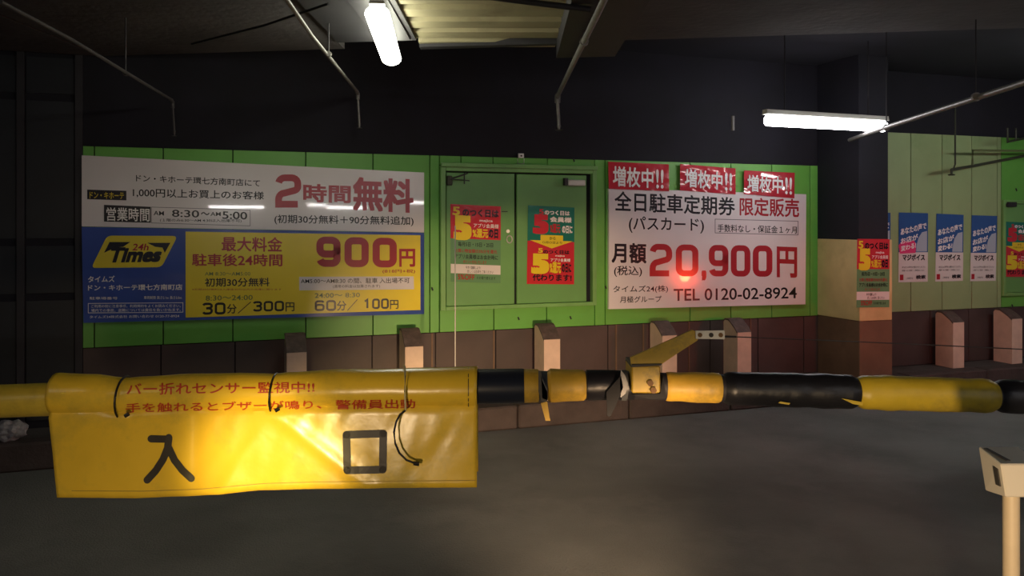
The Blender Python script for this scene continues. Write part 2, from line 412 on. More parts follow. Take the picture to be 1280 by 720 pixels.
# column
pc = wp(1022, 402); s0 = ws(1022)
cor = .52; cw = .345
col = thing('column', 'square column, tan with brown foot and black upper half', 'column', wl(s0 + cw / 2, 0, cor / 2), TH, kind='structure')
zt = EYE - 22 / F * 6.95
put('brown_base', wbox(s0, s0 + cw, 0, Z_GB + .005, 0, cor, bev=.006), COLBROWN, col)
put('tan_band', wbox(s0 - .004, s0 + cw - .008, Z_GB + .005, zt, 0, cor + .004, bev=.004), TAN, col)
put('black_upper', wbox(s0 + .0, s0 + cw - .04, zt, 2.9, 0, cor - .01), BLACK, col)
def cp(px, py, off=0.0): return wp(px, py, cor + .004 + off)

# double door in the wall
d1 = thing('door_1', 'green steel double door between the two big sign boards', 'door', wl((s_d0 + s_d1) / 2, zdb, 0), TH, kind='structure')
zb1 = wz(549, 388)
def dpart(name, x0, x1, z0, z1, o0, o1, m, bev=.003, par=None): return put(name, wbox(ws(x0), ws(x1), z0, z1, o0, o1, bev=bev), m, par or d1)
zT = wz(551, 207); zt_i = wz(556, 214)
put('backing', wbox(s_d0, s_d1, zb1, zT, -.012, -.008), BLACK, d1)
dpart('door_frame', 549, 555.5, zb1, zT, -.008, .045, FRAME_GREEN)
dpart('door_frame', 738, 743, zb1, zT, -.008, .045, FRAME_GREEN)
put('door_frame', wbox(ws(555.5), ws(738), zt_i, zT, -.008, .045, bev=.003), FRAME_GREEN, d1)
put('door_frame', wbox(ws(549), ws(743), zT - .012, zT + .02, .045, .065, bev=.003), FRAME_GREEN, d1)
put('sill', wbox(ws(555.5), ws(738), zb1, zb1 + .03, -.008, .05, bev=.003), FRAME_GREEN, d1)
la = dpart('door_leaf', 557, 642, zb1 + .032, zt_i - .01, -.006, .022, DOOR_GREEN)
lb = dpart('door_leaf', 645, 732, zb1 + .032, zt_i - .012, -.006, .018, DOOR_GREEN)
def door_closer(px0, px1, y0, y1, leaf, body):
    put('door_closer', wbox(ws(px0), ws(px1), wz(px0, y1), wz(px0, y0), .022, .065, bev=.006), body, leaf)
door_closer(556.5, 563, 220, 232, la, PIPE_D)
put('closer_arm', tube([wp(560, 225, .05), wp(585, 216.5, .10)], .006), STEEL_D, la)
put('closer_arm', tube([wp(560, 223.5, .06), wp(587, 226, .09)], .004), STEEL_D, la)
put('closer_arm', tube([wp(580.5, 216, .09), wp(580.5, 230, .09)], .005), STEEL_D, la)
door_closer(706.5, 728, 225, 232.5, lb, GALV)
put('closer_cap', wbox(ws(702.5), ws(706.5), wz(703, 232), wz(703, 223), .02, .06), STEEL_D, lb)
put('lock', tube([wp(635, 289, .022), wp(635, 289, .034)], .014), GALV, la, True)
put('pull_ring', tube([wl(ws(635) + .022 * math.cos(a), wz(635, 299) + .028 * math.sin(a), .034) for a in [k * math.pi / 8 for k in range(17)]], .005, n=8), GALV, la, True)
put('stay_hook', wbox(ws(626), ws(633), wz(630, 265), wz(630, 264), .022, .03), STEEL_D, la)
# second door at the right edge
d2 = thing('door_2', 'green steel door at the right end of the pale panels', 'door', wl(s_d2 + .47, zd2b, 0), TH, kind='structure')
put('door_frame', wbox(s_d2, s_d2 + .035, zd2b, zd2t, -.012, .03, bev=.003), FRAME_GREEN, d2)
put('door_frame', wbox(s_d2 + .035, s_d2e, zd2t - .035, zd2t, -.012, .03, bev=.003), FRAME_GREEN, d2)
put('door_frame', wbox(s_d2 + .035, s_d2e, zd2b, zd2b + .03, -.012, .03, bev=.003), FRAME_GREEN, d2)
put('door_frame', wbox(s_d2e - .035, s_d2e, zd2b + .03, zd2t - .035, -.012, .03, bev=.003), FRAME_GREEN, d2)
l2 = put('door_leaf', wbox(s_d2 + .04, s_d2e - .04, zd2b + .032, zd2t - .04, -.012, .012, bev=.003), DOOR_GREEN, d2)
put('door_closer', wbox(ws(1255), ws(1266), wz(1255, 258.5), wz(1255, 252.5), .012, .05, bev=.005), STEEL_D, l2)
# small plate and bracket above the double door
pl = thing('conduit_outlet', 'small white outlet plate above the double door', 'outlet', wp(650.5, 205, .006), TH)
put('plate', wbox(ws(647), ws(654), wz(650, 197.5), wz(650, 192), .006, .02, bev=.002), INKWHITE, pl)
put('socket', wbox(ws(649.5), ws(651.5), wz(650, 196), wz(650, 194), .02, .024), SLOT, pl)
put('bracket', tube([wp(647, 198, .012), wp(647, 204.5, .012), wp(655, 204.5, .012), wp(655, 198, .012)], .003, n=6), GALV, pl)
for (x, yy, lab) in ((717, 199, 'tiny dark hook above the right door leaf'), (540, 360, 'tiny dark clip on the wall left of the double door'), (757, 358, 'tiny dark clip left of the phone number sign'), (1270, 236, 'tiny dark hook above the door at right edge'), (1265, 381, 'tiny dark hook below the door at right edge'), (648, 397, 'small hook under the right door leaf'), (713, 396, 'small hook below and right of the double door')):
    put('wall_hook', tube([wp(x, yy, .006), wp(x, yy, .03), wp(x + 1, yy + 3, .035)], .006, n=6), STEEL_D, None, label=lab, cat='hook')

# ================================================================== SIGNS
O = .030
sg = thing('free_parking_sign', 'wide white sign with red free-parking hours, upper left of wall', 'sign', wp(316, 290, O), TH)
put('board', wquad([(103, 194.5), (529, 216), (529, 290.5), (103, 283)], .006, O), WHITE, sg)
p1, p2, p3 = PX(O + .0006), PX(O + .0014), PX(O + .0022)
put('hours_box', flat([(130, 256), (188.5, 258.5), (188.5, 278.5), (130, 277)], p1), INK, sg)
put('name_box', flat([(109, 237), (158, 238.5), (158, 250.5), (109, 249)], p1), INK, sg)
put('thin_frame', frame_px(189, 258.5, 313, 279, .7, p1, .03), INKGREY, sg)
lettering([('ドン・キホーテ環七方南町店にて', 170, 325, 218, 227, 224.5, 233.5, .012),
           ('1,000円以上お買上のお客様', 166, 330, 234.5, 246.5, 239.5, 250, .012),
           ('AM', 192, 205, 263.5, 269, 264, 269.5, .01), ('8:30', 215, 249, 262, 271, 263, 272, .01), ('～', 251, 262, 265, 269, 265, 269, .01), ('AM', 263, 276, 265, 270, 265, 270), ('5:00', 278, 309, 264, 273.5, 265, 274.5, .01),
           ('(１階のみ6:30～AM 4:30は入出庫不可)', 200, 302, 273, 277.5, 274, 278.5, .006),
           ('(初期30分無料＋90分無料追加)', 343, 517, 268, 280.5, 270.5, 283, .012)], INK, sg, p1)
digits('2', 344, 376.5, 218, 259.5, 218, 259.5, 8.5, RED, sg, p1, label='red numeral')
lettering([('時間', 379, 438.5, 229.5, 252.5, 231.5, 254, .03),
           ('無料', 441, 517, 221, 263, 224, 266.5, .035)], RED, sg, p1, label='red lettering')
lettering([('営業時間', 133, 187, 259, 276, 260.5, 277, .01)], INKWHITE, sg, p2, label='white lettering')
lettering([('ドン・キホーテ', 112, 155, 239.5, 248, 240.5, 249, .01)], PAPYEL, sg, p2, label='yellow lettering')

sb = thing('parking_fee_sign', 'blue and yellow parking fee sign board, lower left of wall', 'sign', wp(316, 396, O), TH)
put('board', wquad([(103, 283.6), (529, 291), (529, 392), (105, 403)], .006, O - .001), BLUE, sb)
put('yellow_panel', flat([(232, 289.5), (525.5, 294), (525.5, 387.5), (232, 397)], p1), YEL, sb)
def rounded(c, r):
    out = []
    for i, p in enumerate(c):
        a, b = Vector(c[i - 1]), Vector(c[(i + 1) % len(c)]); p = Vector(p)
        q0 = p + (a - p).normalized() * r; q1 = p + (b - p).normalized() * r
        for t in (0, .25, .5, .75, 1): out.append(tuple(q0 * (1 - t) ** 2 + p * 2 * t * (1 - t) + q1 * t * t))
    return out
put('logo_field', flat(rounded([(134, 294.5), (222, 295), (202, 334), (114, 335)], 6), p1), YEL, sb)
lg = flat([(137, 302.5), (163, 302.5), (154, 308.5), (144, 309.5), (130, 316)], p2)
put('logo_bar', lg, INK, sb)
lg = flat([(184, 303.5), (213, 303.5), (206, 316), (203, 309.5), (194, 308.5)], p2)
put('logo_bar', lg, INK, sb)
lettering([('Times', 134, 199, 309, 328.5, 309, 327.5, .05, 6)], INK, sb, p2, label='black logo lettering')
lettering([('24h', 165, 185, 304.5, 313, 304.5, 313, .02, 2)], RED, sb, p2, label='small red logo lettering')
lettering([('タイムズ', 110, 143.5, 345, 353, 344.5, 352.5, .02), ('ドン・キホーテ環七方南町店', 110, 228, 356, 363.5, 355, 362.5, .018),
           ('駐車場番号', 112, 147, 371, 374.5, 371, 374.5, .005), ('車両制限 高さ2.1m 長さ5.0m', 180, 227, 370, 374, 370, 374, .005),
           ('ご利用の前に注意事項、利用規約をよくお読みください。', 114, 226, 380.8, 384.6, 380.3, 384.1, .005),
           ('場内での事故、盗難については責任を負いかねます。', 114, 226, 386, 390, 385.3, 389, .005),
           ('タイムズ24株式会社 お問い合わせ 0120-77-8924', 112, 224, 394.5, 398, 393, 396.8, .005)], INKWHITE, sb, p1, label='white lettering')
put('thin_frame', frame_px(110, 379, 229, 391.5, .7, p1, -.008), INKWHITE, sb)
lettering([('最大料金', 277, 353, 295.5, 314, 296.5, 315, .02), ('駐車後24時間', 240, 353, 317, 332.5, 317.5, 333, .02),
           ('円', 499, 519, 311, 333.5, 311, 333.5, .03),
           ('(818円+税)', 478, 519, 336.5, 342, 336.5, 342, .01), ('※初期30分無料は入庫後30分以内の出庫に限ります', 240, 352, 360.5, 363, 360.5, 363, .002)], RED, sb, p2, label='red lettering')
lettering([('AM 8:30～AM5:00', 256, 313, 340, 344.5, 340, 344.5, .005), ('8:30～24:00', 257, 316, 369.5, 376, 368.5, 375, .01), ('24:00～ 8:30', 393.5, 450, 366.5, 372.5, 365.8, 371.5, .01)], INKGREEN, sb, p2, label='olive lettering')
lettering([('初期30分無料', 256, 337, 347.5, 358.5, 347, 358, .015), ('分', 283.5, 296, 380, 392, 380, 392, .015), ('／', 297, 314, 377, 392, 377, 392, .01),
           ('円', 357, 368, 378, 389.5, 378, 389, .015),
           ('分', 421, 433, 376, 388.5, 376, 388, .015), ('／', 434, 447, 374, 388.5, 374, 388, .01), ('円', 487.5, 498, 375, 386.5, 375, 386, .015)], INK, sb, p2)
digits('900', 395.5, 496, 295.5, 333.5, 297.5, 334.5, 9, RED, sb, p2, label='red numeral')
digits('30', 252.5, 282, 378.5, 393.5, 378, 393, 3, INK, sb, p2); digits('300', 316, 355, 376.5, 389.5, 376, 389, 2.6, INK, sb, p2)
digits('60', 393.5, 420, 375.5, 389, 375, 388.5, 2.6, INK, sb, p2); digits('100', 454, 486, 373.5, 386.5, 373, 386, 2.4, INK, sb, p2)
put('note_box', flat([(374, 346), (517, 345.5), (517.5, 361.5), (374, 363)], p2), WHITE, sb)
lettering([('AM5:00～AM8:30 の間、駐車 入出場不可', 376, 512, 348, 354.5, 347, 354, .006), ('(通常の料金は加算されます)', 416, 475, 356, 360.5, 355.5, 360, .004)], INK, sb, p3)

sp = thing('monthly_pass_sign', 'large white monthly parking pass sign with red price 20,900', 'sign', wp(880, 384, O), TH)
put('board', wquad([(759, 235.5), (1005, 243), (1004, 380), (759, 386)], .006, O), WHITE, sp)
lettering([('全日駐車定期券', 768, 919, 238.5, 264, 246.5, 270, .02), ('(パスカード)', 786, 880, 270, 291, 273, 292, .015),
           ('手数料なし・保証金１ヶ月', 897, 996, 280, 290, 283, 292, .008), ('月額', 764.5, 808, 303, 328.5, 304, 329.5, .03), ('(税込)', 767.5, 802.5, 332, 346, 332.5, 346, .012),
           ('タイムズ24(株)', 766.5, 835, 357, 367, 356.5, 366, .008), ('月極グループ', 775, 827, 370.5, 378.5, 369.5, 378, .008),
           ('TEL 0120-02-8924', 842, 996, 361, 376.5, 359, 373, .012)], INK, sp, p1)
lettering([('限定販売', 924.5, 999, 246.5, 269.5, 248.5, 272, .022), (',', 877, 883, 338, 351, 338, 351, .04), ('円', 971, 996.5, 308, 346.5, 309, 347.5, .03)], RED, sp, p1, label='red lettering')
digits('20', 812, 873, 304.5, 345.5, 306, 345.5, 7.6, RED, sp, p1, label='red numeral'); digits('900', 886, 965.5, 306, 345.5, 307, 346, 7.4, RED, sp, p1, gap=.12, label='red numeral')
put('thin_frame', frame_px(893.5, 273.5, 998, 291.5, .8, p1, .025), INKGREY, sp)
for i, (c, t, lab) in enumerate((([(760, 202), (836, 205.5), (836.5, 239), (761, 236)], (766, 829.5, 207, 233, 212, 236), 'red sticker above the pass sign, the left one'),
                           ([(850, 205), (919.5, 210.5), (919.5, 243), (850, 238)], (856, 915, 210.5, 233.5, 216.5, 239), 'red sticker above the pass sign, the middle one'),
                           ([(930, 213), (993.5, 216), (993, 248), (930, 242.5)], (934, 990, 218, 239, 222, 243.5), 'red sticker above the pass sign, the right one'))):
    st = thing('red_sticker', lab, 'sticker', wp((c[2][0] + c[3][0]) / 2, c[2][1], O + .004), TH, group='red stickers above the pass sign')
    # a slightly rumpled sheet
    g = bmesh.new(); nx, nz = 22, 10; G = []
    fmap = UV(c, 0)
    for j in range(nz + 1):
        row = []
        for k in range(nx + 1):
            a, b = k / nx, j / nz
            h = O + .006 + .0045 * noise.noise(Vector((a * 3.2 + i * 7, b * 2.2, 3))) + .003 * noise.noise(Vector((a * 7, b * 5 + i, 1)))
            fmap.off = h; row.append(g.verts.new(fmap(a, b)))
        G.append(row)
    for j in range(nz):
        for k in range(nx): g.faces.new([G[j][k], G[j][k + 1], G[j + 1][k + 1], G[j + 1][k]])
    put('sheet', g, REDSTK, st, True)
    x0, x1, a0, b0, a1, b1 = t
    lettering([('増枚中', x0, x0 + (x1 - x0) * .8, a0, b0, a0 + (a1 - a0) * .8, b0 + (b1 - b0) * .8, .022), ('!!', x0 + (x1 - x0) * .85, x1, a0 + (a1 - a0) * .88, b0 + (b1 - b0) * .88, a1, b1, .022)], INKWHITE, st, PX(O + .0125))

# ---------------------------------------------------------------- posters
def poster_five(c, plane, o, label):
    t = thing('discount_poster', label, 'poster', plane((c[2][0] + c[3][0]) / 2, c[2][1], o), TH, group='red and green five percent posters')
    m0, m1, m2 = UV(c, o, plane), UV(c, o + .002, plane), UV(c, o + .0032, plane)
    put('red_field', flat(rect(0, 0, 1, .44), m0, .001), PAPRED, t)
    put('green_field', flat(rect(0, .44, 1, 1), m0, .001), PAPGREEN, t)
    put('white_band', flat(rect(0, .77, 1, .89), m1), PAPWHITE, t)
    lettering([('のつく日は', .24, .96, .05, .15, .05, .15, .04), ('の日', .76, .95, .30, .42, .30, .42, .05), ('毎月5日・15日・25日', .15, .85, .48, .54, .48, .54, .01),
               ('アプリ会員様はお会計時に', .08, .95, .64, .70, .64, .70, .01), ('今すぐ登録しよう!', .30, .60, .79, .83, .79, .83, .01), ('詳しくは店頭をご覧ください', .33, .86, .84, .88, .84, .88, .0), ('その場で使えます', .52, .90, .92, .96, .92, .96, .0)], INK, t, m2)
    lettering([('5', .04, .19, .03, .14, .03, .14, .03), ('5', .06, .42, .14, .46, .14, .46, .07), ('%還元', .44, .75, .30, .42, .30, .42, .03)], PAPYEL, t, m2, label='yellow lettering')
    lettering([('majica', .58, .84, .18, .22, .18, .22, .02), ('アプリ会員様', .46, .96, .235, .29, .235, .29, .01)], INKWHITE, t, m2, label='white lettering')
    lettering([('お買い物金額の5%分を還元', .08, .93, .57, .62, .57, .62, .01), ('ポイント付与いたします', .25, .72, .715, .76, .715, .76, .01), ('5%OFF', .14, .48, .90, .97, .90, .97, .02)], RED, t, m2, label='red lettering')
def poster_change(c, plane, o, label):
    t = thing('discount_poster', label, 'poster', plane((c[2][0] + c[3][0]) / 2, c[2][1], o), TH, group='teal and red change posters')
    m0, m1, m2 = UV(c, o, plane), UV(c, o + .002, plane), UV(c, o + .0032, plane)
    put('teal_field', flat(rect(0, 0, 1, .45), m0, .001), PAPTEAL, t)
    put('red_field', flat(rect(0, .45, 1, 1), m0, .001), PAPRED, t)
    put('arrow', flat([(.28, .37), (.76, .37), (.76, .44), (.97, .44), (.52, .54), (.05, .44), (.28, .44)], m1), PAPYEL, t)
    lettering([('5', .24, .34, .04, .11, .04, .11, .03), ('5', .11, .45, .11, .36, .11, .36, .07), ('%還元', .48, .70, .22, .34, .22, .34, .03)], PAPRED, t, m2, label='red lettering')
    lettering([('のつく日は', .36, .90, .05, .11, .05, .11, .05), ('会員様', .48, .94, .13, .2, .13, .2, .04), ('の日に', .74, .96, .24, .34, .24, .34, .05), ('majica', .60, .80, .62, .65, .62, .65, .02), ('アプリ会員様', .50, .92, .665, .71, .665, .71, .02)], INKWHITE, t, m2, label='white lettering')
    lettering([('から', .47, .60, .39, .43, .39, .43, .02), ('○月○日より', .32, .74, .45, .48, .45, .48, .01), ('のつく日は', .34, .90, .56, .61, .56, .61, .04), ('の日に', .74, .94, .73, .85, .73, .85, .05), ('代わります!', .12, .95, .87, .96, .87, .96, .03)], INK, t, m2)
    lettering([('5', .23, .33, .54, .60, .54, .60, .03), ('5', .09, .47, .61, .87, .61, .87, .07), ('%還元', .48, .72, .71, .86, .71, .86, .04)], PAPYEL, t, m2, label='yellow lettering')
def poster_blue(c, plane, o, label, pink=False):
    t = thing('blue_poster', label, 'poster', plane((c[2][0] + c[3][0]) / 2, c[2][1], o), TH, group='blue and white posters on the pale wall')
    m0, m1, m2 = UV(c, o, plane), UV(c, o + .002, plane), UV(c, o + .0032, plane)
    put('blue_field', flat(rect(0, 0, 1, .57), m0, .001), PAPBLUE, t)
    put('white_field', flat(rect(0, .57, 1, 1), m0, .001), PAPWHITE, t)
    b = flat([(.68, .36), (.80, .28), (.97, .26), (.97, .56), (.60, .56), (.62, .46)], m1)
    put('pictured_hand', b, PALEBLUE, t)
    lettering([('あなたの声で', .07, .95, .23, .33, .13, .23, .03), ('お店が', .07, .66, .37, .46, .30, .39, .03), ('変わる!', .08, .60, .48, .56, .42, .51, .04)], INKWHITE, t, m2, label='slanting white lettering')
    lettering([('マジボイス', .14, .90, .60, .69, .60, .69, .035), ('あなたの声をお聞かせください', .12, .93, .77, .80, .77, .80, .0), ('店舗へのご意見・ご要望はこちら', .12, .88, .82, .845, .82, .845, .0), ('ご利用方法', .27, .5, .93, .96, .93, .96, 0), ('検索', .6, .93, .90, .96, .90, .96, .03)], INK, t, m2)
    put('red_mark', flat(rect(.05, .89, .17, .97), m1), RED, t)
    if pink: put('pink_label', flat([(.0, .47), (.1, .42), (.52, .40), (.6, .45), (.58, .58), (.05, .59)], m2), PAPPINK, t)
poster_five([(563, 255), (626, 258), (625.5, 354), (563.5, 352)], wp, .026, 'red and green poster on the left door leaf')
poster_change([(660, 256.5), (718, 259.5), (717.5, 355.5), (658.5, 355)], wp, .024, 'teal and red poster with yellow arrow on the right door leaf')
poster_five([(1071.5, 298.5), (1112, 299), (1111.5, 384), (1070.5, 384.5)], cp, .003, 'red and green poster on the tan column')
poster_blue([(1085, 265), (1113, 266), (1113, 351), (1085, 351)], wp, .010, 'blue and white poster half hidden behind the column')
poster_blue([(1123.5, 265.5), (1160, 266.5), (1159.5, 352), (1123, 353)], wp, .010, 'blue and white poster with a pink label, right of the column', True)
poster_blue([(1170.5, 267), (1204.5, 268.5), (1203.5, 351), (1169, 352)], wp, .010, 'blue and white poster, the middle one of the pale wall')
poster_blue([(1214.5, 269), (1246.5, 270), (1244.5, 351), (1212.5, 351.5)], wp, .010, 'blue and white poster beside the right-hand door frame')
poster_change([(1256, 277), (1291, 278.5), (1291, 346), (1254.5, 346)], wp, .018, 'teal and red poster cut off by the right edge, on the far door')

# ================================================================== BOLLARDS on the walkway
def bollard(px, ytop, yfr, off, lab, dpt=.2, wd=.13):
    dx = (px - 640) / F; Y = (C0 - off / CT) / (1 - SL * dx); X = dx * Y   # front left edge
    z1 = EYE - (yfr - HZ) / F * Y
    t = thing('bollard', lab, 'bollard', (X, Y, KZ), TH, group='beige wedge-topped bollards along the wall')
    M = WM[t]; zf = z1 - KZ
    Yb = Y + dpt * CT; zb = EYE - (ytop - HZ) / F * Yb - KZ
    pr = [(0, 0), (0, zf), (.045, zf + (zb - zf) * .42), (dpt * .55, zb - .012), (dpt * .68, zb), (dpt - .02, zb), (dpt, zb - .02), (dpt, 0)]
    put('post', prism([M @ Vector((0, y, z)) for y, z in pr], M.to_3x3() @ Vector((wd, 0, 0))), BOLLM, t)
    # dark cap lying on the sloping top
    b = bmesh.new(); seq = pr[1:7]; A = [b.verts.new(M @ Vector((-.002, y - .001, z + .0015))) for y, z in seq]; B = [b.verts.new(M @ Vector((wd + .002, y - .001, z + .0015))) for y, z in seq]
    C2 = [b.verts.new(M @ Vector((-.002, y, z - .012))) for y, z in seq]; D2 = [b.verts.new(M @ Vector((wd + .002, y, z - .012))) for y, z in seq]
    for k in range(len(seq) - 1):
        b.faces.new([A[k], B[k], B[k + 1], A[k + 1]]); b.faces.new([C2[k], A[k], A[k + 1], C2[k + 1]]); b.faces.new([B[k], D2[k], D2[k + 1], B[k + 1]])
    put('cap', b, BOLLCAP, t)
    return t
for a in ((358.5, 416, 441.5, .33, 'bollard above the left part of the yellow banner'), (506.5, 410, 434, .33, 'bollard above the right part of the yellow banner'),
          (680, 404, 425, .33, 'bollard below the right door leaf'), (828, 401, 420, .33, 'bollard behind the slanting yellow stay arm'), (922, 397.5, 416, .33, 'bollard behind the perforated stay plate'),
          (1191.5, 388.5, 403.5, .27, 'bollard right of the tan column, the nearer one'), (1265, 385.5, 399, .27, 'bollard at the right edge of the picture')):
    bollard(*a)

# ================================================================== BARRIER ARM
YB = 2.8
arm = thing('barrier_arm', 'padded yellow and black barrier arm across the whole driveway', 'barrier arm', at(700, 484, YB))
def yc(x):       # centre line of the arm
    P = [(-700, 502), (0, 501.5), (300, 490), (600, 483), (760, 481), (900, 485), (1070, 490), (1243, 495), (1500, 503), (1800, 512)]
    for (a, b), (c, d) in zip(P, P[1:]):
        if x <= c: return b + (d - b) * (x - a) / (c - a)
    return P[-1][1]
def seg(name, x0, x1, r0, r1, m, n=24, wob=0, steps=None, round_end=0, label=None):
    k = steps or max(2, int((x1 - x0) / 10)); pts = []; rs = []
    for i in range(k + 1):
        x = x0 + (x1 - x0) * i / k; f = i / k; pts.append(at(x, yc(x), YB)); r = r0 + (r1 - r0) * f
        if round_end: 
            e = min(x - x0, x1 - x) / round_end
            if e < 1: r *= .80 + .20 * math.sin(max(e, 0) * math.pi / 2)
        rs.append(r * YB / F + wob * noise.noise(Vector((x * .05, 0, 2))))
    return put(name, tube(pts, rs, n=n), m, arm, True, label)
seg('pole', -560, 597, 20.5, 20.5, ARMY)
seg('pole', 597, 1700, 17, 17, STEEL_D, label='dark core pole inside the padding')
seg('sleeve', 590, 655, 21.5, 21.5, NAVY)
seg('sleeve', 655, 673, 21, 20.5, SLEY)
seg('tape', 672, 684, 18.5, 18, GREYTAPE, wob=.002)
seg('sleeve', 683, 734, 21, 19, SLEY, wob=.003, steps=10, round_end=3)
seg('sleeve', 733, 777, 19, 18.5, SLEB, wob=.002)
seg('tape', 776, 783, 19, 19, GREYTAPE)
seg('sleeve', 783, 792, 18, 18, SLEB)
seg('sleeve', 828, 903, 18, 19, SLEY, wob=.003, steps=14, round_end=8)
seg('pad', 903, 1071, 20.5, 21.5, SLEB, wob=.005, steps=24, round_end=10)
seg('pad', 1071, 1244, 21.5, 21, PADY, wob=.004, steps=24, round_end=12)
seg('pad', 1244, 1420, 21, 21, SLEB, wob=.004, steps=24, round_end=10)
seg('pad', 1420, 1600, 21, 21, PADY, wob=.004, steps=24, round_end=10)
# loose torn strips
def strip(pts, m, name='torn_strip', dz=.045, th=.004):
    return put(name, prism([at(x, y, YB - .062 + dz * 0) for x, y in pts], (0, th, 0)), m, arm)
strip([(673, 463), (676, 464), (678, 476), (684, 490), (684, 502), (678, 503), (673, 490)], SLOT)
strip([(676.5, 470), (682, 482), (684, 488), (684, 500), (678, 498)], GREYTAPE)
strip([(676, 504), (684, 502), (687, 522), (688, 526), (682, 526)], SLEY)
strip([(758, 490), (776, 470), (779, 484), (772, 502), (763, 521), (759, 520)], FLAP)
strip([(776, 462), (782, 470), (785, 480), (782, 492), (776, 497), (775, 480)], GREYTAPE)
strip([(975, 502), (988, 504), (986, 506), (973, 504)], PADY)
strip([(1052, 498), (1079, 503), (1078, 507), (1066, 505)], PADY)
# bracket with its stay arm
def apoly(pts, y0, th, m, name, bev=0, par=None): return put(name, prism([at(x, y, y0) for x, y in pts], (0, th, 0)), m, par or arm)
br = put('bracket', box(*[at(789.5, 0, YB - .07).x, at(825, 0, YB - .07).x], YB - .075, YB + .075, at(0, 491.5, YB - .075).z, at(0, 457.5, YB - .075).z, bev=.004), BRKY, arm)
apoly([(789, 459), (826, 457), (827.5, 455), (790, 455.5)], YB - .078, .15, SLOT, 'bracket_lip')
apoly([(789, 456), (788, 447), (866, 412.5), (874, 417), (872, 425.5), (848, 441), (826, 456)], YB - .07, .012, BRKY, 'stay_arm')
apoly([(789, 493), (825, 492), (829, 470), (833, 498), (812, 499)], YB - .05, .1, FLAP, 'under_wrap')
for x, y in ((813, 479), (817, 488)):
    put('bolt', tube([at(x, y, YB - .075), at(x, y, YB - .088)], .011, n=6), RUST, br)
pp = apoly([(869.5, 413.5), (906, 413.2), (906, 424), (870, 423.5)], YB - .076, .006, GALV, 'perforated_plate')
for x in (875, 889, 901):
    put('hole', tube([at(x, 418.8, YB - .0765), at(x, 418.8, YB - .079)], .0075, n=12), SLOT if x == 889 else RUST, pp)
cb = [at(905, 420.5, YB - .07), at(912, 420.8, YB - .07)]
put('turnbuckle', tube([at(904, 420.5, YB - .072), at(920, 421, YB - .072)], .0035, n=8), STEEL_D, arm)
put('stay_cable', tube([at(918 + 60 * k, 421 + 2.3 * k + .05 * k * k, YB - .072) for k in range(14)], .0019, n=6), STEEL_D, arm)
# gate housing beyond the right edge that carries the arm
gh = thing('gate_housing', 'yellow barrier gate cabinet beyond the right edge', 'gate cabinet', (2.95, 2.8, 0))
put('cabinet', box(2.72, 3.12, 2.58, 3.02, 0, 1.05, bev=.02), ARMY, gh)
put('lid', box(2.70, 3.14, 2.56, 3.04, 1.05, 1.09, bev=.01), STEEL_D, gh)
put('door_panel', box(2.76, 3.08, 2.57, 2.585, .15, .95, bev=.003), ARMY, gh)
tr = thing('arm_rest', 'forked rest post under the arm beyond the left edge', 'post', (-3.0, 2.8, 0))
put('post', box(-3.03, -2.97, 2.77, 2.83, 0, .84), GALV, tr)
put('fork', hexa([(-3.04, 2.7, .84), (-2.96, 2.7, .84), (-2.96, 2.9, .84), (-3.04, 2.9, .84), (-3.04, 2.68, .90), (-2.96, 2.68, .90), (-2.96, 2.92, .90), (-3.04, 2.92, .90)]), GALV, tr)

# ---------------------------------------------------------------- banner
RB = .071
def top_y(x): # upper outline of the banner in px
    P = [(66, 466), (75, 466), (120, 468), (158, 474), (175, 471), (230, 467.5), (300, 467), (343, 470), (360, 465.5), (420, 461.5), (500, 460.5), (560, 459), (600, 458)]
    for (a, b), (c, d) in zip(P, P[1:]):
        if x <= c: return b + (d - b) * (x - a) / (c - a)
    return P[-1][1]
def seam_y(x): return 523 - 9.5 * min(1, max(0, (x - 80) / 250))
def bot_y(x):
    P = [(80, 621.5), (180, 622), (250, 619.5), (330, 612.5), (400, 610.5), (600, 608.5)]
    for (a, b), (c, d) in zip(P, P[1:]):
        if x <= c: return b + (d - b) * (x - a) / (c - a)
    return P[-1][1]
bb = bmesh.new(); NX = 110; rows = []
for i in range(NX + 1):
    f = i / NX; x = 70 + (597 - 70) * f
    yt, ys, yb = top_y(x), seam_y(x), bot_y(x)
    zt_, zs, zb = at(0, yt, YB).z, at(0, ys, YB - .045).z, at(0, yb, YB - .05).z
    r = (zt_ - zs) / 2; zc = (zt_ + zs) / 2; r = max(r, .06)
    col_ = []
    xo = 0
    def P(px, y, z): return Vector(((px - 640) / F * YB, y, z))
    # back flap, up and over, front half, front flap
    for k in range(8): col_.append(P(x, YB + .052 - .02 * k / 8, zb + .02 + (zs - zb) * k / 8))
    for k in range(17):
        a = -math.pi * .30 + (math.pi * 1.60) * k / 16
        rr = r * (1 + .035 * noise.noise(Vector((x * .018, k * .35, 5))))
        col_.append(P(x, YB + math.cos(a) * rr * .98, zc + math.sin(a) * rr * (1 if math.sin(a) > 0 else .95)))
    n1 = 16
    for k in range(n1 + 1):
        g = k / n1; z = zs + (zb - zs) * g
        yy = YB - .044 - .010 * g
        yy += .0045 * noise.noise(Vector((x * .016, g * 1.2, 9))) * g ** .3 + .0025 * noise.noise(Vector((x * .05 + g * 2, g * 2.5, 4)))
        # soft crease fanning from the tie at x=345, and the vertical fold at x=252
        d = abs((x - 345) + (g * 62)); yy -= .004 * math.exp(-(d / 10) ** 2) * (g > .03)
        d = abs((x - 345) - (g * 120)); yy -= .005 * math.exp(-(d / 12) ** 2) * (g > .03)
        yy += .003 * math.exp(-((x - 252) / 5) ** 2)
        xx = x + 12 * g * max(0, 1 - (x - 70) / 60)
        col_.append(P(xx, yy, z))
    rows.append([bb.verts.new(p) for p in col_])
